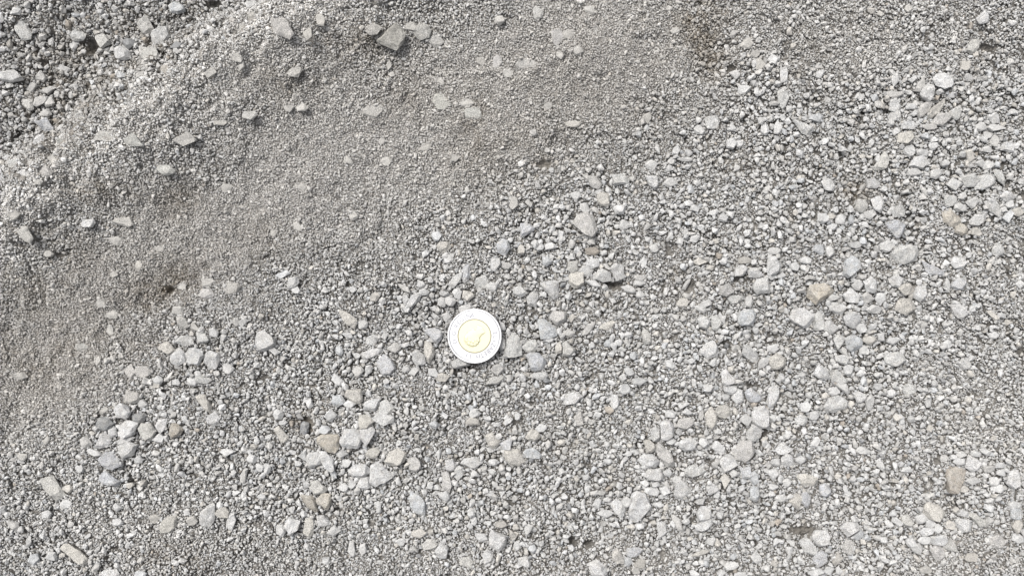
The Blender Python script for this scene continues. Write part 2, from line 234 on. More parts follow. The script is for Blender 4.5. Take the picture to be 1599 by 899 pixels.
def macro(X, Y):
    """Height of the ground in survey units; X right, Y down."""
    d = ((X - 0) * 345 + (Y - 345) * 500) / math.hypot(345, 500)     # distance from the crest, + towards the lower right
    d = d + 26 * fbm(X, Y, 150, 50) * 2
    crest = 30 * (1 - sstep(-20, 260, d)) + 11 * np.exp(-((d - 10) / 60.0) ** 2)
    hollow = -46 * sstep(15, 95, -d) + 26 * sstep(110, 300, -d)
    h = crest + hollow
    h = h + 15 * blob(X, Y, 185, 285, 85, 55, -35) + 16 * blob(X, Y, 455, 55, 60, 50, -30) + 14 * blob(X, Y, 40, 320, 50, 40)
    h = h - 9 * blob(X, Y, 262, 445, 60, 26, -30) - 7 * blob(X, Y, 300, 300, 80, 40, -35)
    h = h + 14 * sstep(-40, 120, -(Y - 150 + (X - 1100) * .35) - 0) * blob(X, Y, 850, 60, 300, 170)
    h = h - 10 * blob(X, Y, 1110, 70, 34, 60, 10)
    h = h + 8 * blob(X, Y, 1300, 450, 300, 260) - 9 * blob(X, Y, 980, 470, 130, 50, 10)
    h = h + 16 * fbm(X, Y, 260, 20, 3) + 13 * fbm(X, Y, 75, 30, 3) + 5 * fbm(X, Y, 22, 40, 2)
    corner = sstep(60, -40, d)
    lump = fbm(X, Y, 34, 44, 3); seam = np.abs(fbm(X, Y, 46, 47, 2))
    h = h + 26 * corner * lump + 24 * np.exp(-((d - 30) / 70.0) ** 2) * lump
    cl = 1 - sandiness(X, Y)
    h = h - 5.0 * sstep(.12, .30, -fbm(X + 9 * fbm(X, Y, 23, 220, 2), Y * .97 + X * .21 + 9 * fbm(X, Y, 27, 225, 2), 17, 210, 3)) * (1 - .85 * sandiness(X, Y)) + 3.6 * fbm(X, Y, 12, 48, 2) + 2.4 * np.maximum(0, fbm(X, Y, 19, 49, 2) - .04) * 6 * np.clip(sandiness(X, Y) + .25, 0, 1)
    h = h + (1 - corner) * (4.5 * lump * (.5 + .5 * cl)) - 6.0 * (1 - sstep(0, .045, seam)) * (.35 + .65 * cl)
    for (hx, hy, rx, ry, dp) in HOLES:
        h = h - dp * 3.0 * blob(X, Y, hx, hy, rx, ry)
    return h

def fines(X, Y):
    return np.clip(.5 + 1.9 * fbm(X, Y, 42, 160, 3) + 1.1 * fbm(X, Y, 13, 165, 2), 0, 1)
def crest_pale(X, Y):  # mask of the paler band along the ridge crest
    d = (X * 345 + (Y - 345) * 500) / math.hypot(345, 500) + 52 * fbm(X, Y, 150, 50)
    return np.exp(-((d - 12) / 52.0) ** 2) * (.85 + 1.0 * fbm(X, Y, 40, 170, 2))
def sandiness(X, Y):
    s = 0.0
    for a in ((930, 90, 190, 120, -10, 1.1), (680, 160, 200, 120, -20, .75), (560, 330, 200, 70, -15, .45), (340, 370, 130, 70, -30, .85), (120, 480, 150, 90, -20, .9),
              (90, 590, 110, 80, 0, .7), (450, 190, 140, 110, -30, .75), (40, 640, 80, 80, 0, .4), (1340, 60, 160, 70, 0, .45), (240, 820, 120, 30, 0, .25),
              (520, 880, 150, 40, 0, .25), (1480, 860, 130, 60, 0, .3), (730, 250, 90, 50, -15, .5), (250, 330, 90, 60, -30, .6), (1500, 640, 90, 60, 0, .3),
              (990, 870, 80, 40, 0, .25), (860, 650, 80, 40, 0, .2)):
        s = s + a[5] * blob(X, Y, *a[:5])
    return np.clip(s + .55 * fbm(X, Y, 60, 60, 3) + .45 * np.clip(crest_pale(X, Y), 0, 1), 0, 1)

DAMP_SHADE = ((262, 440, 60, 34, -25, .8), (180, 300, 60, 24, 0, .45), (285, 312, 45, 26, -30, .55), (60, 420, 130, 60, -10, .35), (130, 530, 130, 70, 0, .35),  # damp brown patches, with shade of holes and creases painted in too
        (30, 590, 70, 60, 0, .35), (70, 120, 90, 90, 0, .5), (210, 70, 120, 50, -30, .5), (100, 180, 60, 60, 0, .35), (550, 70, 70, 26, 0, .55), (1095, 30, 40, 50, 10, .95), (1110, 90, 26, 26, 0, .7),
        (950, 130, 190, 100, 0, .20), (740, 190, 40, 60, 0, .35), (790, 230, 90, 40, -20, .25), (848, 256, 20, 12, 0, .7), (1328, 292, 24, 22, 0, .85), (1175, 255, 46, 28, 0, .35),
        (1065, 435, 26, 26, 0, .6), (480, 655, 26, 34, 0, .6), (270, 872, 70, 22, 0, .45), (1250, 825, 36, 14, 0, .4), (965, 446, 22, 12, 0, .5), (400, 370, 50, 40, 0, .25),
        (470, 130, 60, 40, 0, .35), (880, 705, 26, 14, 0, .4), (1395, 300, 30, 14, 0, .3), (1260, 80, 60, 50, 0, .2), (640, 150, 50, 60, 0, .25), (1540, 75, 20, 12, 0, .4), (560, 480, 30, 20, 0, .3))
def damp_shade(X, Y):
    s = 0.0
    for a in DAMP_SHADE: s = s + a[5] * blob(X, Y, *a[:5])
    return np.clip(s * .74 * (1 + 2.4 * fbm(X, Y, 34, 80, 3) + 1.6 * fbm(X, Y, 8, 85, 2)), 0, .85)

def w2(X, Y, Z):                                   # survey units (Y down, Z up) -> metres
    return np.stack([(X - W0 / 2) * PX, (H0 / 2 - Y) * PX, Z * PX], -1)

def lift(X, Y, Z):
    """A feature surveyed at (X, Y) from above the middle of the patch, standing at height Z: its true ground position."""
    k = 1 - Z * PX / CAMZ
    return W0 / 2 + (X - W0 / 2) * k, H0 / 2 + (Y - H0 / 2) * k

# ------------------------------------------------------------------ materials
def mat_base(name):
    m = bpy.data.materials.new(name); m.use_nodes = True
    return m, m.node_tree.nodes, m.node_tree.links, m.node_tree.nodes['Principled BSDF']

def grit_material(name, attr=None, base=(.36, .355, .345), speck=.35, scale=2600, bump=.5, veins=False):
    m, n, l, b = mat_base(name)
    b.inputs['Roughness'].default_value = .92
    b.inputs['Specular IOR Level'].default_value = .25
    tc = n.new('ShaderNodeTexCoord')
    oi = n.new('ShaderNodeObjectInfo')
    add = n.new('ShaderNodeVectorMath'); add.operation = 'ADD'
    l.new(tc.outputs['Object'], add.inputs[0])
    if veins: l.new(oi.outputs['Random'], add.inputs[1])
    P = add.outputs[0]
    n1 = n.new('ShaderNodeTexNoise'); n1.inputs['Scale'].default_value = scale; n1.inputs['Detail'].default_value = 2; l.new(P, n1.inputs['Vector'])
    n2 = n.new('ShaderNodeTexNoise'); n2.inputs['Scale'].default_value = scale * .16; n2.inputs['Detail'].default_value = 4; l.new(P, n2.inputs['Vector'])
    r1 = n.new('ShaderNodeMapRange'); r1.inputs['From Min'].default_value = .3; r1.inputs['From Max'].default_value = .7
    r1.inputs['To Min'].default_value = 1 - speck; r1.inputs['To Max'].default_value = 1 + speck; l.new(n1.outputs['Fac'], r1.inputs['Value'])
    if name.endswith('fines'):
        vg = n.new('ShaderNodeTexVoronoi'); vg.inputs['Scale'].default_value = 520; l.new(P, vg.inputs['Vector'])
    r2 = n.new('ShaderNodeMapRange'); r2.inputs['From Min'].default_value = .3; r2.inputs['From Max'].default_value = .7
    r2.inputs['To Min'].default_value = .86; r2.inputs['To Max'].default_value = 1.13; l.new(n2.outputs['Fac'], r2.inputs['Value'])
    mu = n.new('ShaderNodeMath'); mu.operation = 'MULTIPLY'; l.new(r1.outputs[0], mu.inputs[0]); l.new(r2.outputs[0], mu.inputs[1])
    sc = n.new('ShaderNodeVectorMath'); sc.operation = 'SCALE'; l.new(mu.outputs[0], sc.inputs['Scale'])
    if attr:
        at = n.new('ShaderNodeAttribute'); at.attribute_name = attr; l.new(at.outputs['Color'], sc.inputs[0])
    else:
        sc.inputs[0].default_value = base
    out = sc.outputs[0]
    if veins:                                          # dark mineral flecks in the crushed rock
        v = n.new('ShaderNodeTexVoronoi'); v.inputs['Scale'].default_value = 1100; l.new(P, v.inputs['Vector'])
        rv = n.new('ShaderNodeMapRange'); rv.inputs['From Min'].default_value = .12; rv.inputs['From Max'].default_value = .34
        rv.inputs['To Min'].default_value = .55; rv.inputs['To Max'].default_value = 1; l.new(v.outputs['Distance'], rv.inputs['Value'])
        s2 = n.new('ShaderNodeVectorMath'); s2.operation = 'SCALE'; l.new(out, s2.inputs[0]); l.new(rv.outputs[0], s2.inputs['Scale']); out = s2.outputs[0]
    if veins:                                          # pale dust lying in patches on the rock
        nd = n.new('ShaderNodeTexNoise'); nd.inputs['Scale'].default_value = 330; nd.inputs['Detail'].default_value = 6; nd.inputs['Roughness'].default_value = .7; l.new(P, nd.inputs['Vector'])
        rd = n.new('ShaderNodeMapRange'); rd.inputs['From Min'].default_value = .44; rd.inputs['From Max'].default_value = .6; rd.inputs['To Max'].default_value = .55; l.new(nd.outputs['Fac'], rd.inputs['Value'])
        s3 = n.new('ShaderNodeVectorMath'); s3.operation = 'SCALE'; s3.inputs[0].default_value = (.300, .290, .270); l.new(r1.outputs[0], s3.inputs['Scale'])
        mx = n.new('ShaderNodeMix'); mx.data_type = 'RGBA'; l.new(rd.outputs[0], mx.inputs['Factor']); l.new(out, mx.inputs[6]); l.new(s3.outputs[0], mx.inputs[7]); out = mx.outputs[2]
    l.new(out, b.inputs['Base Color'])
    if name.endswith('fines'):
        vb = n.new('ShaderNodeBump'); vb.invert = True; vb.inputs['Strength'].default_value = .7; vb.inputs['Distance'].default_value = .0012; l.new(vg.outputs['Distance'], vb.inputs['Height'])
    bp = n.new('ShaderNodeBump'); bp.inputs['Strength'].default_value = bump; bp.inputs['Distance'].default_value = .0004
    l.new(n1.outputs['Fac'], bp.inputs['Height']); l.new(bp.outputs[0], b.inputs['Normal'])
    if name.endswith('fines'): l.new(vb.outputs[0], bp.inputs['Normal'])
    return m

TONES = {'w': (.366, .364, .358), 'g': (.345, .341, .332), 'n': (.320, .313, .300), 't': (.328, .314, .290), 'b': (.326, .331, .334), 'd': (.180, .182, .184), 'r': (.250, .225, .195), 'k': (.215, .205, .188), 'u': (.285, .262, .228)}
M_GROUND = grit_material('crushed_rock_fines', attr='tone', speck=.30, bump=.45)
M_GRAVEL = grit_material('crushed_rock_grit', attr='tone', speck=.30, bump=.6)

def mesh_obj(name, V, F, mat, parent=None, col=None, smooth=False, nper=None):
    me = bpy.data.meshes.new(name)
    V = np.asarray(V, np.float32); F = np.asarray(F, np.int32); k = F.shape[1]
    me.vertices.add(len(V)); me.vertices.foreach_set('co', V.ravel())
    me.loops.add(F.size); me.loops.foreach_set('vertex_index', F.ravel())
    me.polygons.add(len(F)); me.polygons.foreach_set('loop_start', np.arange(0, F.size, k, dtype=np.int32))
    me.update(calc_edges=True); me.validate(clean_customdata=False)
    if smooth: me.polygons.foreach_set('use_smooth', np.ones(len(me.polygons), bool))
    else: me.polygons.foreach_set('use_smooth', np.zeros(len(me.polygons), bool))
    if col is not None:
        a = me.color_attributes.new('tone', 'FLOAT_COLOR', 'POINT')
        c = np.ones((len(V), 4), np.float32); c[:, :3] = col; a.data.foreach_set('color', c.ravel())
    me.materials.append(mat)
    o = bpy.data.objects.new(name, me); C.objects.link(o)
    if parent: o.parent = parent
    return o

# ------------------------------------------------------------------ ground: one sheet, fine where the gravel lies, out to the horizon
def axis(lo, hi, step, far):
    mid = np.arange(lo, hi + step * .5, step); s = step; out = []; p = hi
    while p < far: s *= 1.22; p += s; out.append(p)
    s = step; lowl = []; p = lo
    while p > -far: s *= 1.22; p -= s; lowl.append(p)
    return np.concatenate([lowl[::-1], mid, out])
STEP = 1.45
ax = axis(-150, W0 + 150, STEP, 250000.); ay = axis(-130, H0 + 130, STEP, 250000.)
GX, GY = np.meshgrid(ax, ay)
inside = sstep(-900, -100, GX) * (1 - sstep(W0 + 100, W0 + 900, GX)) * sstep(-900, -100, GY) * (1 - sstep(H0 + 100, H0 + 900, GY))
fine = ((GX > -170) & (GX < W0 + 170) & (GY > -150) & (GY < H0 + 150)).astype(float)
far = 1 - sstep(-560, -300, GX) * (1 - sstep(W0 + 300, W0 + 560, GX)) * sstep(-460, -220, GY) * (1 - sstep(H0 + 220, H0 + 460, GY))
CXg, CYg = GX, GY
SD = sandiness(CXg, CYg); DM = damp_shade(CXg, CYg)
d1, t1 = domes(GX, GY, 3.6, 1); d2, t2 = domes(GX, GY, 6.5, 2)
FN = fines(CXg, CYg); coarse_low = (1 - SD) * (4.6 - 2.9 * FN) + SD * .8
HZ = macro(CXg, CYg) * inside - coarse_low * inside + fine * (d1 * 2.5 + d2 * 1.3 * (1 - .6 * SD) + 1.2 * fbm(GX, GY, 9, 90, 2))
sandc = np.array((.205, .195, .180)); grav_shadec = np.array((.095, .089, .081)); damp_shadec = np.array((.090, .076, .058))  # ground base darkened: crevice shade between grains put into its colour
big = fbm(CXg, CYg, 240, 130, 3)[..., None]
mixs = np.clip(SD + .45 * FN * (1 - SD), 0, 1)[..., None]; col = (sandc * mixs + grav_shadec * (1 - mixs)) * (1 + .5 * crest_pale(CXg, CYg)[..., None])
col = col * (1 + .34 * (t1[..., None] - .5) + .18 * (t2[..., None] - .5) + .12 * big)
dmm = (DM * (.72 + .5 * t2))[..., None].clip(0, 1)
col = col * (1 - dmm) + damp_shadec * (1 + .4 * (t1[..., None] - .5)) * dmm
col = col * (1 - far[..., None]) + np.array((.250, .243, .230)) * far[..., None]
GV = w2(GX.ravel(), GY.ravel(), HZ.ravel())
nx, ny = len(ax), len(ay)
i0 = (np.arange(ny - 1)[:, None] * nx + np.arange(nx - 1)[None]).ravel()
GF = np.stack([i0, i0 + nx, i0 + nx + 1, i0 + 1], 1)
g = mesh_obj('ground', GV, GF, M_GROUND, col=col.reshape(-1, 3), smooth=True)
g['kind'] = 'structure'

# ------------------------------------------------------------------ the surveyed stones
stones = []
for (ox, oy), txt in TILES:
    for it in txt.replace('\n', ' ').split(';'):
        k = it.split()
        if not k: continue
        if k[0].isalpha():
            tone = k[0]; P = np.array([[float(q) for q in a.split(',')] for a in k[1:]]) / 3 + (ox, oy); traced = True
        else:
            u, v, L, Wd, a = map(float, k[:5]); tone = k[5]; traced = False
            n = random.choice((4, 5, 5, 6, 6, 7)); th = np.sort((np.arange(n) + rng.uniform(-.3, .3, n)) / n * 2 * np.pi)
            rr = rng.uniform(.88, 1.22, n)
            e = np.stack([np.cos(th) * L / 2 * rr, np.sin(th) * Wd / 2 * rr], 1) * 1.03
            a = math.radians(a); R = np.array([[math.cos(a), math.sin(a)], [-math.sin(a), math.cos(a)]])
            P = (e @ R + (u, v)) / 3 + (ox, oy)
        x, y = P[:, 0], P[:, 1]
        A = abs(np.sum(x * np.roll(y, -1) - np.roll(x, -1) * y)) / 2
        c = P.mean(0); Q = P - c; ev, evec = np.linalg.eigh(Q.T @ Q); L = np.ptp(Q @ evec[:, 1]); Wd = np.ptp(Q @ evec[:, 0])
        ang = math.degrees(math.atan2(-evec[1, 1], evec[0, 1])) % 180
        stones.append(dict(P=P, c=c, A=A, L=L, W=max(Wd, 3), ang=ang, tone=tone, traced=traced))
stones.sort(key=lambda s: -s['A'])
COIN = (741.3, 524.6); CR = 42.5

def rock_mesh(P, h, sink, seed, sub, rough=1.0):
    """Convex crushed-rock lump over outline P (metres, local), crown height h above the base line, sunk below it by `sink`."""
    r = random.Random(seed); n = len(P)
    W = min(np.ptp(P[:, 0]), np.ptp(P[:, 1]))
    pts = []
    for i in range(n):
        p = P[i]; q = P[(i + 1) % n]
        pts.append((p[0], p[1], h * r.uniform(.15, .45)))
        m = (p + q) / 2 * r.uniform(1.0, 1.05); pts.append((m[0], m[1], h * r.uniform(.1, .5)))
        pts.append((p[0] * .8, p[1] * .8, -sink * r.uniform(.7, 1)))
    tx, ty = r.uniform(-.28, .28), r.uniform(-.28, .28)
    ox, oy = r.uniform(-.12, .12) * W, r.uniform(-.12, .12) * W
    f = r.uniform(.66, .86)
    for i in range(n):
        p = P[i] * f * r.uniform(.85, 1.12); 
        z = h * r.uniform(.86, 1.0) + (tx * p[0] + ty * p[1]) * .8
        pts.append((p[0] + ox, p[1] + oy, max(z, .35 * h)))
    def hull(pp):
        m = bmesh.new()
        for p in pp: m.verts.new(p)
        res = bmesh.ops.convex_hull(m, input=m.verts)
        kill = [e for e in set(res['geom_interior']) | set(res['geom_unused']) if isinstance(e, bmesh.types.BMVert) and e.is_valid]
        bmesh.ops.delete(m, geom=kill, context='VERTS')
        return m
    bm = hull(pts)
    for _ in range(r.choice((2, 3, 4))):                 # fracture faces
        a = r.uniform(0, 6.283); t = math.radians(r.uniform(28, 62)); no = Vector((math.cos(a) * math.sin(t), math.sin(a) * math.sin(t), math.cos(t)))
        sup = max(v.co.dot(no) for v in bm.verts); lo = min(v.co.dot(no) for v in bm.verts if v.co.z > 0)
        bmesh.ops.bisect_plane(bm, geom=list(bm.verts) + list(bm.edges) + list(bm.faces), plane_co=no * (sup - (sup - lo) * r.uniform(.05, .16)), plane_no=no, clear_outer=True)
        pp = [v.co.copy() for v in bm.verts]; bm.free(); bm = hull(pp)
    bmesh.ops.dissolve_limit(bm, angle_limit=math.radians(7), verts=bm.verts, edges=bm.edges)
    bmesh.ops.bevel(bm, geom=list(bm.edges), offset=W * .025, segments=1, affect='EDGES', profile=.6, clamp_overlap=True)
    bmesh.ops.triangulate(bm, faces=bm.faces)
    for _ in range(sub):
        long = [e for e in bm.edges if e.calc_length() > .00085]
        if not long: break
        bmesh.ops.subdivide_edges(bm, edges=long, cuts=1)
        bmesh.ops.triangulate(bm, faces=[f for f in bm.faces if len(f.verts) > 3])
    bm.normal_update()
    o = Vector((seed * .37, seed * .11, 3.3))
    for v in bm.verts:
        q = v.co
        d = mnoise.noise(q * 420 + o) * .00032 + mnoise.noise(q * 1200 + o) * .00014 + mnoise.noise(q * 190 + o) * .00045
        v.co = q + v.normal * d * rough * min(1.0, W / .008)
    bmesh.ops.recalc_face_normals(bm, faces=bm.faces)
    return bm

def coin_gap(s):                                     # keep stones out of the coin's own volume
    d = math.hypot(s['c'][0] - COIN[0], s['c'][1] - COIN[1])
    return d
# bases
for i, s in enumerate(stones):
    P = s['P']; c = s['c']
    xs = np.append(P[:, 0], c[0]); ys = np.append(P[:, 1], c[1])
    mz = macro(xs, ys); s['z'] = float(.6 * mz.mean() + .4 * mz.max()) + 1.2 * (1 - float(sandiness(xs, ys).mean()))
    W = s['W']; dusty = s['tone'] in 'gn' and not s['traced']
    s['h'] = W * (random.uniform(.16, .26) if dusty else random.uniform(.27, .42)) if W > 9 else W * .42
    s['h'] = min(s['h'], 9); s['h'] = max(s['h'], 3.6)
    nearcoin = min(math.hypot(px - COIN[0], py - COIN[1]) for px, py in P) < CR + 2
    if nearcoin: s['h'] = min(s['h'], 5.5)
    sd_ = float(sandiness(np.array([c[0]]), np.array([c[1]]))[0]); s['h'] *= 1 - .6 * min(1, sd_ * 1.6) * (s['A'] < 900)
    s['near'] = nearcoin; s['sd'] = sd_
    s['crest_pale'] = float(crest_pale(np.array([c[0]]), np.array([c[1]]))[0]); s['h'] *= 1 - .35 * min(1, max(0, s['crest_pale']) * 1.5)
N_IND = 300
TNAME = {'w': 'pale grey', 'g': 'light grey', 'n': 'dull grey', 't': 'beige', 'b': 'bluish grey', 'd': 'dark grey', 'r': 'brown', 'k': 'dark grey-brown', 'u': 'dull tan'}
stone_mats = {}
def stone_mat(tone, v, dust=0):
    key = (tone, v, dust)
    if key not in stone_mats:
        rr = random.Random(str(key)); f = rr.uniform(.90, 1.06) * (.88 if dust else 1); c = [(x * (1 - .72 * dust) + y * .72 * dust) * f * rr.uniform(.985, 1.015) for x, y in zip(TONES[tone], (.330, .316, .292))]
        stone_mats[key] = grit_material('rock_' + TNAME[tone].replace(' ', '_'), base=c, speck=.42, bump=.8, veins=True)
    return stone_mats[key]

HAND = {}                                            # labels written for the stones one would point to first
def hand(x, y, text): HAND[(x, y)] = text
hand(609, 53, 'large dark grey-brown angular stone standing out of the sandy band near the top')
hand(36, 366, 'white chip standing alone in brown sand by the left edge')
hand(82, 762, 'long rectangular beige-grey block near the lower left corner')
hand(117, 864, 'long narrow beige shard slanting down at the lower left corner')
hand(1474, 125, 'smooth oval white pebble beside long flat stones, upper right')
hand(276, 557, 'round white pebble, left one of a touching pair in the left part')
hand(303, 556, 'round white pebble, right one of a touching pair in the left part')
hand(594, 738, 'bright white two-lobed stone with pointed right tip, below left of the coin')
hand(546, 684, 'bright white blocky stone resting against a tan stone, lower left of centre')
hand(510, 691, 'tan blocky stone left of the bright white blocky one')
hand(482, 783, 'reddish brown pointed stone lying in a crack, lower left of centre')
hand(998, 792, 'tall pale bluish stone, biggest one in the lower middle')
hand(965, 790, 'white teardrop stone just left of the tall pale bluish stone')
hand(1331, 415, 'smooth pale oval stone standing out in the coarse gravel on the right')
hand(1283, 460, 'broad tan stone with pointed right end in the right-hand gravel')
hand(1252, 496, 'broad white rounded stone below the broad tan stone')
hand(1414, 398, 'light grey five-sided stone right of the smooth pale oval')
hand(1487, 343, 'tan slab with a broken corner in the gravel at right')
hand(914, 350, 'large dusty grey rounded stone half buried above right of the coin')
hand(941, 310, 'beige squarish stone above the large dusty half-buried one')
hand(859, 450, 'pale grey four-sided stone with straight upper edge, up right of the coin')
hand(853, 512, 'pale bluish stone sloping down right, nearest large one right of the coin')
hand(1493, 748, 'big beige boot-shaped stone in the lower right gravel')
hand(776, 843, 'white squarish stone touching a smaller white one, lower middle')
hand(800, 536, 'long light grey stone standing almost against the coin right rim')

SHAPE_N = {3: 'triangular', 4: 'four-sided', 5: 'five-sided', 6: 'angular', 7: 'many-sided', 8: 'rounded', 9: 'rounded'}
def shape_word(s):
    a = s['L'] / s['W']
    if a > 2.3: return 'splinter-like'
    if a > 1.7: return 'long'
    if a > 1.4: return 'oblong'
    return SHAPE_N.get(len(s['P']), 'angular')
def lean_word(s):
    if s['L'] / s['W'] < 1.4: return ''
    a = s['ang']
    return 'upright' if 65 < a < 115 else 'level' if a < 20 or a > 160 else 'right-leaning' if a < 90 else 'left-leaning'
WORDS = 'zero one two three four five six seven eight nine ten eleven'.split()
def place(s, half):
    dx = (s['c'][0] - COIN[0]) / 85.0; dy = (s['c'][1] - COIN[1]) / 85.0
    def say(v):
        v = abs(v); k = round(v * 2) / 2 if half else round(v)
        t = WORDS[int(k)]
        return ('a half' if k == .5 else t + ' and a half') if k != int(k) else t
    hx, hy = say(dx), say(dy); sx = 'right' if dx > 0 else 'left'; sy = 'below' if dy > 0 else 'above'
    if hx == 'zero' and hy == 'zero': return 'beside the coin'
    if hx == 'zero': return '%s coin widths straight %s the coin' % (hy, sy)
    if hy == 'zero': return '%s coin widths straight %s of the coin' % (hx, sx)
    return '%s coin widths %s, %s %s the coin' % (hx, sx, hy, sy)
def look(s, rank):
    size = 'big ' if rank < 45 else 'small ' if rank > 210 else ''
    return (size + TNAME[s['tone']] + ' ' + lean_word(s) + ' ' + shape_word(s) + ' stone').replace('  ', ' ')
def fix(t): return t.replace('one coin widths', 'one coin width').replace('a half coin widths', 'half a coin width') if t.count('and a half coin') == 0 else t
def name_stones(ss):
    left = []
    for i, s in enumerate(ss):
        s['label'] = None
        for (hx, hy), t in list(HAND.items()):
            if math.hypot(s['c'][0] - hx, s['c'][1] - hy) < 9 and s['A'] > 120:
                del HAND[(hx, hy)]; s['label'] = t; break
        if not s['label']: s['look'] = look(s, i); s['pl'] = place(s, False); left.append(s)
    def groups():
        g = {}
        for s in left: g.setdefault((s['look'], s['pl']), []).append(s)
        return g
    for (lk, pl), m in groups().items():
        if len(m) == 2:
            a, c = m; dx = a['c'][0] - c['c'][0]; dy = a['c'][1] - c['c'][1]
            if a['A'] > 1.6 * c['A']: a['look'] = 'larger ' + lk; c['look'] = 'smaller ' + lk
            elif abs(dx) > abs(dy): a['look'] = ('right-hand ' if dx > 0 else 'left-hand ') + lk; c['look'] = ('left-hand ' if dx > 0 else 'right-hand ') + lk
            else: a['look'] = ('lower ' if dy > 0 else 'upper ') + lk; c['look'] = ('upper ' if dy > 0 else 'lower ') + lk
        elif len(m) > 2:
            for s in m: s['pl'] = place(s, True)
    for (lk, pl), m in groups().items():
        if len(m) > 1:
            m.sort(key=lambda s: s['c'][1])
            for s, q in zip(m, ('highest ', 'lowest ') if len(m) == 2 else ('highest ', 'middle ', 'lowest ', 'very lowest ')): s['look'] = q + lk
    for s in left: s['label'] = fix(s['look'] + ', ' + s['pl'])

leftover_V, leftover_F, leftover_C = [], [], []; voff = 0
name_stones(stones[:N_IND])
print('hand labels unused:', HAND)
for i, s in enumerate(stones):
    h = s['h']; zc = s['z'] + h * .6
    X, Y = lift(s['c'][0], s['c'][1], zc)
    k = 1 - zc * PX / CAMZ
    Pl = (s['P'] - s['c']) * k * PX * 1.10; Pl[:, 1] *= -1
    sink = (2.5 + s['W'] * .25) * PX
    bm = rock_mesh(Pl, h * PX, sink, i + 1, 3 if i < N_IND else 2)
    loc = Vector(((X - W0 / 2) * PX, (H0 / 2 - Y) * PX, s['z'] * PX))
    s['X'], s['Y'] = X, Y
    if i < N_IND:
        me = bpy.data.meshes.new('stone'); bm.to_mesh(me); bm.free()
        me.polygons.foreach_set('use_smooth', np.zeros(len(me.polygons), bool))
        me.materials.append(stone_mat(s['tone'], i % 3, 1 if (s['sd'] > .25 or s['crest_pale'] > .3) and s['tone'] != 'k' else 0))
        nm = 'stone_shard' if s['L'] / s['W'] > 2.1 else 'stone'
        o = bpy.data.objects.new(nm, me); C.objects.link(o); o.location = loc
        o['label'] = s['label']; o['category'] = 'stone'; o['group'] = 'larger stones lying in the crushed gravel'
    else:
        bmesh.ops.triangulate(bm, faces=bm.faces)
        V = np.array([v.co[:] for v in bm.verts]) + np.array(loc); bm.verts.index_update()
        F = np.array([[v.index for v in f.verts] for f in bm.faces]) + voff; bm.free()
        f = random.uniform(.9, 1.05); dm_ = .75 if (s['sd'] > .25 or s['crest_pale'] > .3) else .1
        leftover_V.append(V); leftover_F.append(F); leftover_C.append(np.tile((np.array(TONES[s['tone']]) * (1 - dm_) + np.array((.295, .282, .258)) * dm_) * f, (len(V), 1))); voff += len(V)

# ------------------------------------------------------------------ occupancy raster over the patch (one cell = one survey unit)
MX, MY = 480, 380
occ = np.zeros((int(H0) + 2 * MY, int(W0) + 2 * MX), bool)
def mark_poly(P, grow=1.0):
    c = P.mean(0); P = (P - c) * grow + c
    x0, y0 = np.floor(P.min(0)).astype(int); x1, y1 = np.ceil(P.max(0)).astype(int)
    xs, ys = np.meshgrid(np.arange(x0, x1 + 1), np.arange(y0, y1 + 1)); ins = np.zeros(xs.shape, bool); n = len(P)
    for a in range(n):
        p, q = P[a], P[(a + 1) % n]
        cnd = ((p[1] > ys) != (q[1] > ys)) & (xs < (q[0] - p[0]) * (ys - p[1]) / (q[1] - p[1] + 1e-9) + p[0])
        ins ^= cnd
    yy = np.clip(ys + MY, 0, occ.shape[0] - 1); xx = np.clip(xs + MX, 0, occ.shape[1] - 1)
    occ[yy[ins], xx[ins]] = True
for s in stones:
    k = 1 - (s['z'] + s['h'] * .6) * PX / CAMZ
    mark_poly((s['P'] - s['c']) * k + (s['X'], s['Y']), .76 if s['sd'] > .25 or s['crest_pale'] > .3 else .88)
def mark_discs(X, Y, R):
    for r in np.unique(np.round(R).astype(int)):
        m = np.round(R).astype(int) == r
        dy, dx = np.mgrid[-r:r + 1, -r:r + 1]; k = dx * dx + dy * dy <= r * r
        for a, b in zip(dx[k], dy[k]):
            yy = (Y[m] + b + MY).astype(int); xx = (X[m] + a + MX).astype(int)
            ok = (yy >= 0) & (yy < occ.shape[0]) & (xx >= 0) & (xx < occ.shape[1]); occ[yy[ok], xx[ok]] = True
def free(X, Y):
    yy = np.clip((Y + MY).astype(int), 0, occ.shape[0] - 1); xx = np.clip((X + MX).astype(int), 0, occ.shape[1] - 1)
    return ~occ[yy, xx]

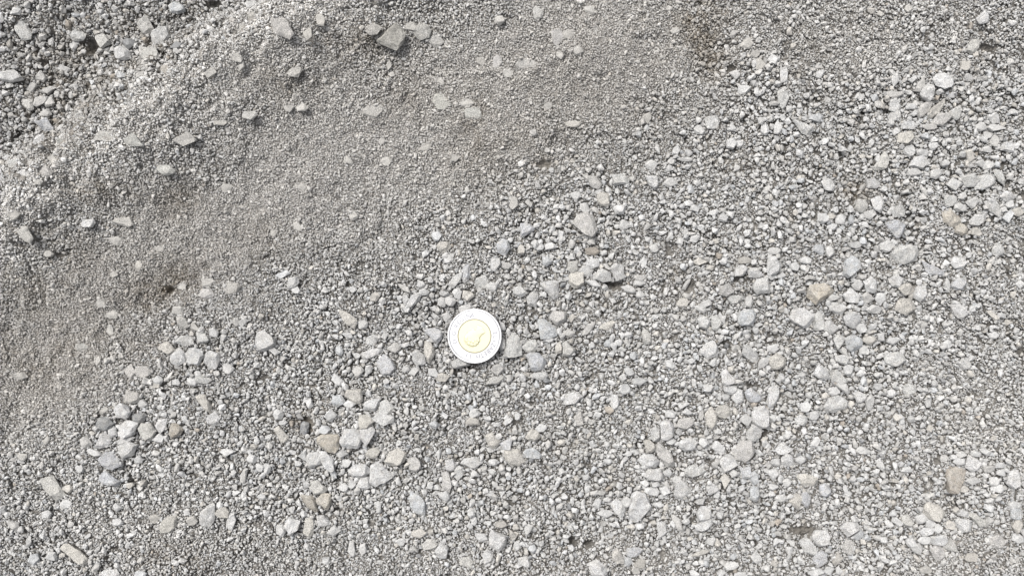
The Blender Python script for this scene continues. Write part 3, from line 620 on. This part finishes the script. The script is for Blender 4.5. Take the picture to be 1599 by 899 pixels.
# ------------------------------------------------------------------ grit: every grain its own little faceted lump
def proto(n, seed, bev):
    r = random.Random(seed); bm = bmesh.new()
    for i in range(n):
        z = 1 - 2 * (i + .5) / n; a = i * 2.39996 + r.uniform(-.4, .4); q = math.sqrt(1 - z * z)
        bm.verts.new(Vector((q * math.cos(a), q * math.sin(a), z)) * r.uniform(.68, 1.2))
    res = bmesh.ops.convex_hull(bm, input=bm.verts)
    kill = [e for e in set(res['geom_interior']) | set(res['geom_unused']) if isinstance(e, bmesh.types.BMVert) and e.is_valid]
    bmesh.ops.delete(bm, geom=kill, context='VERTS')
    if bev:
        bmesh.ops.dissolve_limit(bm, angle_limit=math.radians(14), verts=bm.verts, edges=bm.edges)
        bmesh.ops.bevel(bm, geom=list(bm.edges), offset=.06, segments=1, affect='EDGES', profile=.6, clamp_overlap=True)
        bmesh.ops.triangulate(bm, faces=bm.faces)
        bmesh.ops.subdivide_edges(bm, edges=[e for e in bm.edges if e.calc_length() > .55], cuts=1)
        for v in bm.verts: v.co += v.normal * mnoise.noise(v.co * 2.6 + Vector((seed, 0, 0))) * .16
    bmesh.ops.triangulate(bm, faces=bm.faces)
    bmesh.ops.recalc_face_normals(bm, faces=bm.faces)
    bm.verts.index_update()
    V = np.array([v.co[:] for v in bm.verts]); F = np.array([[v.index for v in f.verts] for f in bm.faces]); bm.free()
    return V, F
BIG = [proto(11, 100 + i, True) for i in range(24)]
MID = [proto(9, 200 + i, False) for i in range(16)]
TINY = [proto(9, 300 + i, False) for i in range(12)]

def rotm(rx, ry, rz):
    cx, sx, cy, sy, cz, sz = np.cos(rx), np.sin(rx), np.cos(ry), np.sin(ry), np.cos(rz), np.sin(rz)
    R = np.empty((len(rx), 3, 3))
    R[:, 0] = np.stack([cz * cy, cz * sy * sx - sz * cx, cz * sy * cx + sz * sx], 1)
    R[:, 1] = np.stack([sz * cy, sz * sy * sx + cz * cx, sz * sy * cx - cz * sx], 1)
    R[:, 2] = np.stack([-sy, cy * sx, cy * cx], 1)
    return R
def bake(protos, X, Y, Z, S, colr, tilt=.5):
    VV, FF, CC = [], [], []; off = 0; pick = rng.integers(0, len(protos), len(X))
    for p, (V, F) in enumerate(protos):
        m = np.nonzero(pick == p)[0]
        if not len(m): continue
        n = len(m)
        R = rotm(rng.normal(0, tilt, n), rng.normal(0, tilt, n), rng.uniform(0, 6.28, n))
        sc = np.stack([S[m] * rng.uniform(.95, 1.45, n), S[m] * rng.uniform(.75, 1.1, n), S[m] * rng.uniform(.6, 1.0, n)], 1)
        L = np.einsum('nij,nvj->nvi', R, V[None] * sc[:, None])
        base = w2(X[m], Y[m], Z[m])
        P = base[:, None] + L * PX
        VV.append(P.reshape(-1, 3).astype(np.float32)); FF.append((F[None] + (np.arange(n) * len(V))[:, None, None] + off).reshape(-1, 3).astype(np.int32))
        CC.append(np.repeat(colr[m], len(V), 0).astype(np.float32)); off += n * len(V)
    return np.concatenate(VV), np.concatenate(FF), np.concatenate(CC)
def cells(s, jit=.8, x0=-440, x1=W0 + 440, y0=-340, y1=H0 + 340):
    if s < 3: x0, x1, y0, y1 = -170, W0 + 170, -140, H0 + 140
    a = np.arange(x0, x1, s); b = np.arange(y0, y1, s); X, Y = np.meshgrid(a, b); X = X + (np.arange(len(b)) % 2)[:, None] * s * .5
    X = X + rng.uniform(-.5, .5, X.shape) * s * jit; Y = Y + rng.uniform(-.5, .5, Y.shape) * s * jit
    return X.ravel(), Y.ravel()
TN = np.array([TONES[c] for c in 'wgntbdr'])
def grain_colours(X, Y, probs, damp_shadek=1.0):
    n = len(X); t = rng.choice(7, n, p=np.array(probs) / sum(probs))
    c = TN[t] * rng.uniform(.88, 1.16, n)[:, None] * (1 + .46 * crest_pale(X, Y)[:, None])
    sdc = sandiness(X, Y)[:, None] * .6; c = c * (1 - sdc) + np.array((.440, .421, .392)) * rng.uniform(.76, 1.2, n)[:, None] * sdc
    lean = fbm(X, Y, 170, 140, 3)[:, None]
    c = c * (1 + .12 * lean) * np.array([1, 1, 1])
    d = (damp_shade(X, Y) * damp_shadek * rng.uniform(.6, 1.1, n)).clip(0, .95)[:, None]
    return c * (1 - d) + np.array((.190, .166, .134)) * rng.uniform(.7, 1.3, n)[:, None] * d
def hole_mask(X, Y):
    m = np.ones(len(X), bool)
    for (hx, hy, rx, ry, dp) in HOLES:
        if dp >= 2.4: m &= ((X - hx) / rx) ** 2 + ((Y - hy) / ry) ** 2 > .8
    return m
COAR = [(1300, 430, 330, 260, 1.0), (1000, 520, 260, 180, .8), (1150, 720, 280, 170, 1.0), (560, 700, 200, 110, .9), (640, 520, 160, 90, .6), (300, 560, 120, 70, .5), (230, 690, 170, 90, .8),
        (1480, 740, 160, 90, .8), (1180, 130, 150, 100, .5), (1480, 190, 140, 90, .7), (880, 340, 180, 90, .5), (90, 110, 190, 150, 1.0), (770, 800, 240, 80, .5), (80, 840, 150, 80, .5), (1300, 860, 160, 60, .7)]
def coarse(X, Y):
    s = 0.0
    for a in COAR: s = s + a[4] * blob(X, Y, *a[:4])
    return np.clip(s, 0, 1) * (1 - .9 * sandiness(X, Y)) * (1 - np.clip(crest_pale(X, Y) * 1.3, 0, .85))
cd = lambda X, Y: np.hypot(X - COIN[0], Y - COIN[1])
layers = []
def layer(name, protos, cell, smin, smax, prob, probs, zoff, coinr, damp_shadek=1.0, mark=True, edge=0, tilt=.5):
    X, Y = cells(cell); S0 = smin
    pr = prob(X, Y)
    pit = sstep(.14, .30, -fbm(X + 9 * fbm(X, Y, 23, 220, 2), Y * .97 + X * .21 + 9 * fbm(X, Y, 27, 225, 2), 17, 210, 3)) * (1 - .9 * sandiness(X, Y)) * (.8 if S0 < 2.5 else .2)
    pr = pr * sstep(-440, -260, X) * (1 - sstep(W0 + 260, W0 + 440, X)) * sstep(-340, -200, Y) * (1 - sstep(H0 + 200, H0 + 340, Y))
    k = (rng.random(len(X)) < pr * (1 - pit)) & free(X, Y) & hole_mask(X, Y) & (cd(X, Y) > coinr)
    X, Y = X[k], Y[k]
    S = rng.uniform(smin, smax, len(X))
    if edge:
        for a in range(0, 8):
            q = free(X + np.cos(a * .785) * S * edge, Y + np.sin(a * .785) * S * edge); X, Y, S = X[q], Y[q], S[q]
    if mark: mark_discs(X, Y, S * .8)
    Z = macro(X, Y) + zoff * S + rng.normal(0, .34, len(X)) * S - (1 - sandiness(X, Y)) * (2.0 - 1.8 * fines(X, Y))
    layers.append(bake(protos, X, Y, Z, S, grain_colours(X, Y, probs, damp_shadek), tilt)); print(name, len(X))
PR = (2.6, 3.4, 2.2, .6, .5, .10, .05)
layer('pebbles', BIG, 11, 4.0, 6.6, lambda X, Y: np.clip(1.0 * coarse(X, Y) ** 1.3 * (1.35 - 1.2 * fines(X, Y)), 0, .9) + .012 * (1 - sandiness(X, Y)), (3, 3, 2, .7, .5, .05, .06), .25, CR + 8, .5, edge=.7, tilt=.35)
layer('chips', BIG, 7.4, 2.8, 4.4, lambda X, Y: np.clip(1.1 * coarse(X, Y) ** .8 * (1.3 - .9 * fines(X, Y)), 0, .95) + .08 * (1 - sandiness(X, Y)) + .004, PR, .35, CR + 4, .7, edge=.6, tilt=.45)
layer('coarse_grit', MID, 5.2, 2.0, 3.1, lambda X, Y: .97 * (1 - .72 * sandiness(X, Y)) * (1.1 - .6 * fines(X, Y)), PR, .4, CR - 4, .9, edge=.45)
layer('grit', MID, 3.4, 1.15, 1.95, lambda X, Y: .88 - .12 * sandiness(X, Y), PR, .5, CR - 8, 1.0, edge=0)
layer('fine_grit', TINY, 2.5, .85, 1.35, lambda X, Y: .25 + .65 * sandiness(X, Y) + .4 * fines(X, Y), PR, 1.15, CR - 8, 1.0, mark=False)
voff = 0; VV, FF, CC = [], [], []
for V, F, c in layers: VV.append(V); FF.append(F + voff); CC.append(c); voff += len(V)
for V, F, c in zip(leftover_V, leftover_F, leftover_C): VV.append(V); FF.append(F + voff); CC.append(c)
gr = mesh_obj('gravel', np.concatenate(VV), np.concatenate(FF), M_GRAVEL, col=np.concatenate(CC))
gr['kind'] = 'stuff'; gr['label'] = 'loose grey crushed rock grit and sand covering the whole ground'; gr['category'] = 'gravel'
print('gravel faces', len(gr.data.polygons))

# ------------------------------------------------------------------ the two-tone coin
def metal(name, colr, rough):
    m, n, l, b = mat_base(name)
    b.inputs['Base Color'].default_value = (*colr, 1); b.inputs['Metallic'].default_value = .85; b.inputs['Roughness'].default_value = rough
    tc = n.new('ShaderNodeTexCoord'); nz = n.new('ShaderNodeTexNoise'); nz.inputs['Scale'].default_value = 900; nz.inputs['Detail'].default_value = 4
    l.new(tc.outputs['Object'], nz.inputs['Vector'])
    mr = n.new('ShaderNodeMapRange'); mr.inputs['To Min'].default_value = rough - .06; mr.inputs['To Max'].default_value = rough + .1; l.new(nz.outputs['Fac'], mr.inputs['Value']); l.new(mr.outputs[0], b.inputs['Roughness'])
    bp = n.new('ShaderNodeBump'); bp.inputs['Strength'].default_value = .08; bp.inputs['Distance'].default_value = .0001; l.new(nz.outputs['Fac'], bp.inputs['Height']); l.new(bp.outputs[0], b.inputs['Normal'])
    return m
M_NI = metal('nickel', (.47, .47, .475), .48); M_BR = metal('aluminium_bronze', (.47, .458, .32), .5)
M_GROOVE = metal('groove_dark', (.27, .255, .19), .7); M_TXT = metal('dark_nickel', (.25, .25, .27), .62); M_PORT = metal('shaded_bronze', (.40, .385, .27), .6)  # darker metals for groove and letters; last one paints relief edge shade
M_HAIR = metal('hair_bronze', (.445, .43, .30), .55)  # hair tone a little darker than the centre disc
coin = bpy.data.objects.new('coin', None); C.objects.link(coin)
coin['label'] = 'round two-tone coin, silver ring and pale gold centre, lying on the gravel'; coin['category'] = 'coin'
R = .0140; T = .0018
def lathe(name, prof, mat, seg=128, reed=0.0, parent=None):
    V = []; F = []; n = len(prof)
    for a in range(seg):
        t = a / seg * 2 * math.pi
        for (r, z) in prof:
            rr = r * (1 - (reed if (a // 2) % 2 and r > R * .995 else 0)); V.append((rr * math.cos(t), rr * math.sin(t), z))
    for a in range(seg):
        for k in range(n):
            b = (a + 1) % seg; F.append((a * n + k, b * n + k, b * n + (k + 1) % n, a * n + (k + 1) % n))
    return mesh_obj(name, np.array(V), np.array(F), mat, parent, smooth=False)
ri = .0085
ring = lathe('outer_ring', [(ri + .00012, 0), (R - .0002, 0), (R, .0002), (R, T - .00025), (R - .0002, T), (R - .0008, T), (R - .00125, T - .00030), (R - .0015, T - .00022), (ri + .00022, T - .00022), (ri + .00012, T - .0003)], M_NI, 256, .004, coin)
cen = lathe('centre_disc', [(.00002, 0.00002), (ri - .0001, 0.00002), (ri - .0001, T - .00032), (ri - .0003, T - .0002), (.00002, T - .0002)], M_BR, 128, 0, coin)
grv = lathe('groove', [(ri - .0003, .0003), (ri + .0003, .0003), (ri + .0003, T - .00016), (ri - .0003, T - .00016)], M_GROOVE, 128, 0, coin)

def letters(txt, a0, a1, rad, size):
    """Raised letters set clockwise round the ring, tops outward."""
    bmj = bmesh.new()
    for i, ch in enumerate(txt):
        if ch == ' ': continue
        cu = bpy.data.curves.new('t', 'FONT'); cu.body = ch; cu.size = size; cu.align_x = 'CENTER'; cu.extrude = .00006; cu.offset = .00005; cu.resolution_u = 3
        ob = bpy.data.objects.new('t', cu); C.objects.link(ob)
        dg = bpy.context.evaluated_depsgraph_get(); me = bpy.data.meshes.new_from_object(ob.evaluated_get(dg))
        a = math.radians(a0 + (a1 - a0) * i / (len(txt) - 1))
        M = Matrix.Translation((rad * math.cos(a), rad * math.sin(a), T - .00020)) @ Matrix.Rotation(a - math.pi / 2, 4, 'Z')
        me.transform(M); bmj.from_mesh(me); bpy.data.objects.remove(ob); bpy.data.curves.remove(cu); bpy.data.meshes.remove(me)
    me = bpy.data.meshes.new('lettering'); bmj.to_mesh(me); bmj.free(); me.materials.append(M_TXT)
    o = bpy.data.objects.new('lettering', me); C.objects.link(o); o.parent = coin
    return o
letters('ELIZABETH II', 8, -112, .0096, .0031)
letters('D\u00b7G\u00b7REGINA', 196, 96, .0096, .0031)

# raised head in profile on the centre, the way the coin lies it looks to the upper left, neck to the upper right
prof = [(-.30, -.62), (.05, -.70), (.32, -.60), (.16, -.42), (.14, -.28), (.34, -.26), (.40, -.18), (.37, -.10), (.42, -.05), (.39, .00), (.42, .04), (.50, .08), (.42, .20), (.42, .34), (.36, .50),
        (.22, .64), (.00, .70), (-.24, .66), (-.42, .50), (-.50, .28), (-.48, .06), (-.42, -.08), (-.30, -.16), (-.28, -.34)]
def relief(name, pts, z0, hgt, mat, sc=1.0):
    bm = bmesh.new(); s = ri * .98
    cx = sum(p[0] for p in pts) / len(pts); cy = sum(p[1] for p in pts) / len(pts); rings = []
    for f, z in ((1.0, z0 - .0001), (1.0, z0 + hgt * .4), (.90, z0 + hgt * .8), (.6, z0 + hgt), (.25, z0 + hgt * 1.08)):
        rings.append([bm.verts.new(((cx + (x - cx) * f) * s, (cy + (y - cy) * f) * s, z)) for x, y in pts])
    for a, b in zip(rings, rings[1:]):
        for i in range(len(pts)):
            j = (i + 1) % len(pts); bm.faces.new((a[i], a[j], b[j], b[i]))
    bm.faces.new(rings[-1]); bmesh.ops.recalc_face_normals(bm, faces=bm.faces)
    me = bpy.data.meshes.new(name); bm.to_mesh(me); bm.free(); me.materials.append(mat)
    o = bpy.data.objects.new(name, me); C.objects.link(o); o.parent = coin
    o.rotation_euler = (0, 0, math.radians(135)); return o
po = relief('portrait', prof, T - .0002, .00022, M_BR)
so = relief('shadowed_field', [(x * 1.0 + .035 * math.copysign(1, x), y + .035 * math.copysign(1, y)) for x, y in prof], T - .00021, .00004, M_PORT); so.name = 'relief_edge_shade'  # edge shade round the raised head, painted as a thin darker skirt
hairm = bmesh.new()
for k, (x, y, rr) in enumerate([(-.36, .02, .10), (-.40, .18, .10), (-.38, .34, .11), (-.26, .48, .11), (-.08, .55, .11), (.10, .52, .10), (-.22, .30, .10), (-.06, .38, .10), (-.24, .14, .09), (-.28, -.04, .08), (.22, .44, .08)]):
    n = 10
    ring_ = [[hairm.verts.new(((x + rr * f * math.cos(t * 6.283 / n) * 1.2) * ri, (y + rr * f * math.sin(t * 6.283 / n)) * ri, z)) for t in range(n)] for f, z in ((1, T - .0001), (.8, T + .00007), (.4, T + .00012))]
    for a, b in zip(ring_, ring_[1:]):
        for i in range(n): hairm.faces.new((a[i], a[(i + 1) % n], b[(i + 1) % n], b[i]))
    hairm.faces.new(ring_[-1])
bmesh.ops.recalc_face_normals(hairm, faces=hairm.faces)
hm = bpy.data.meshes.new('hair'); hairm.to_mesh(hm); hairm.free(); hm.materials.append(M_HAIR)
ho = bpy.data.objects.new('hair', hm); C.objects.link(ho); ho.parent = po
zc = float(macro(np.array([COIN[0]]), np.array([COIN[1]]))[0]) + 7.5
cx_, cy_ = lift(COIN[0], COIN[1], zc + 4)
coin.location = Vector(((cx_ - W0 / 2) * PX, (H0 / 2 - cy_) * PX, zc * PX - .0006))
coin.rotation_euler = (math.radians(-1.5), math.radians(-6), 0)
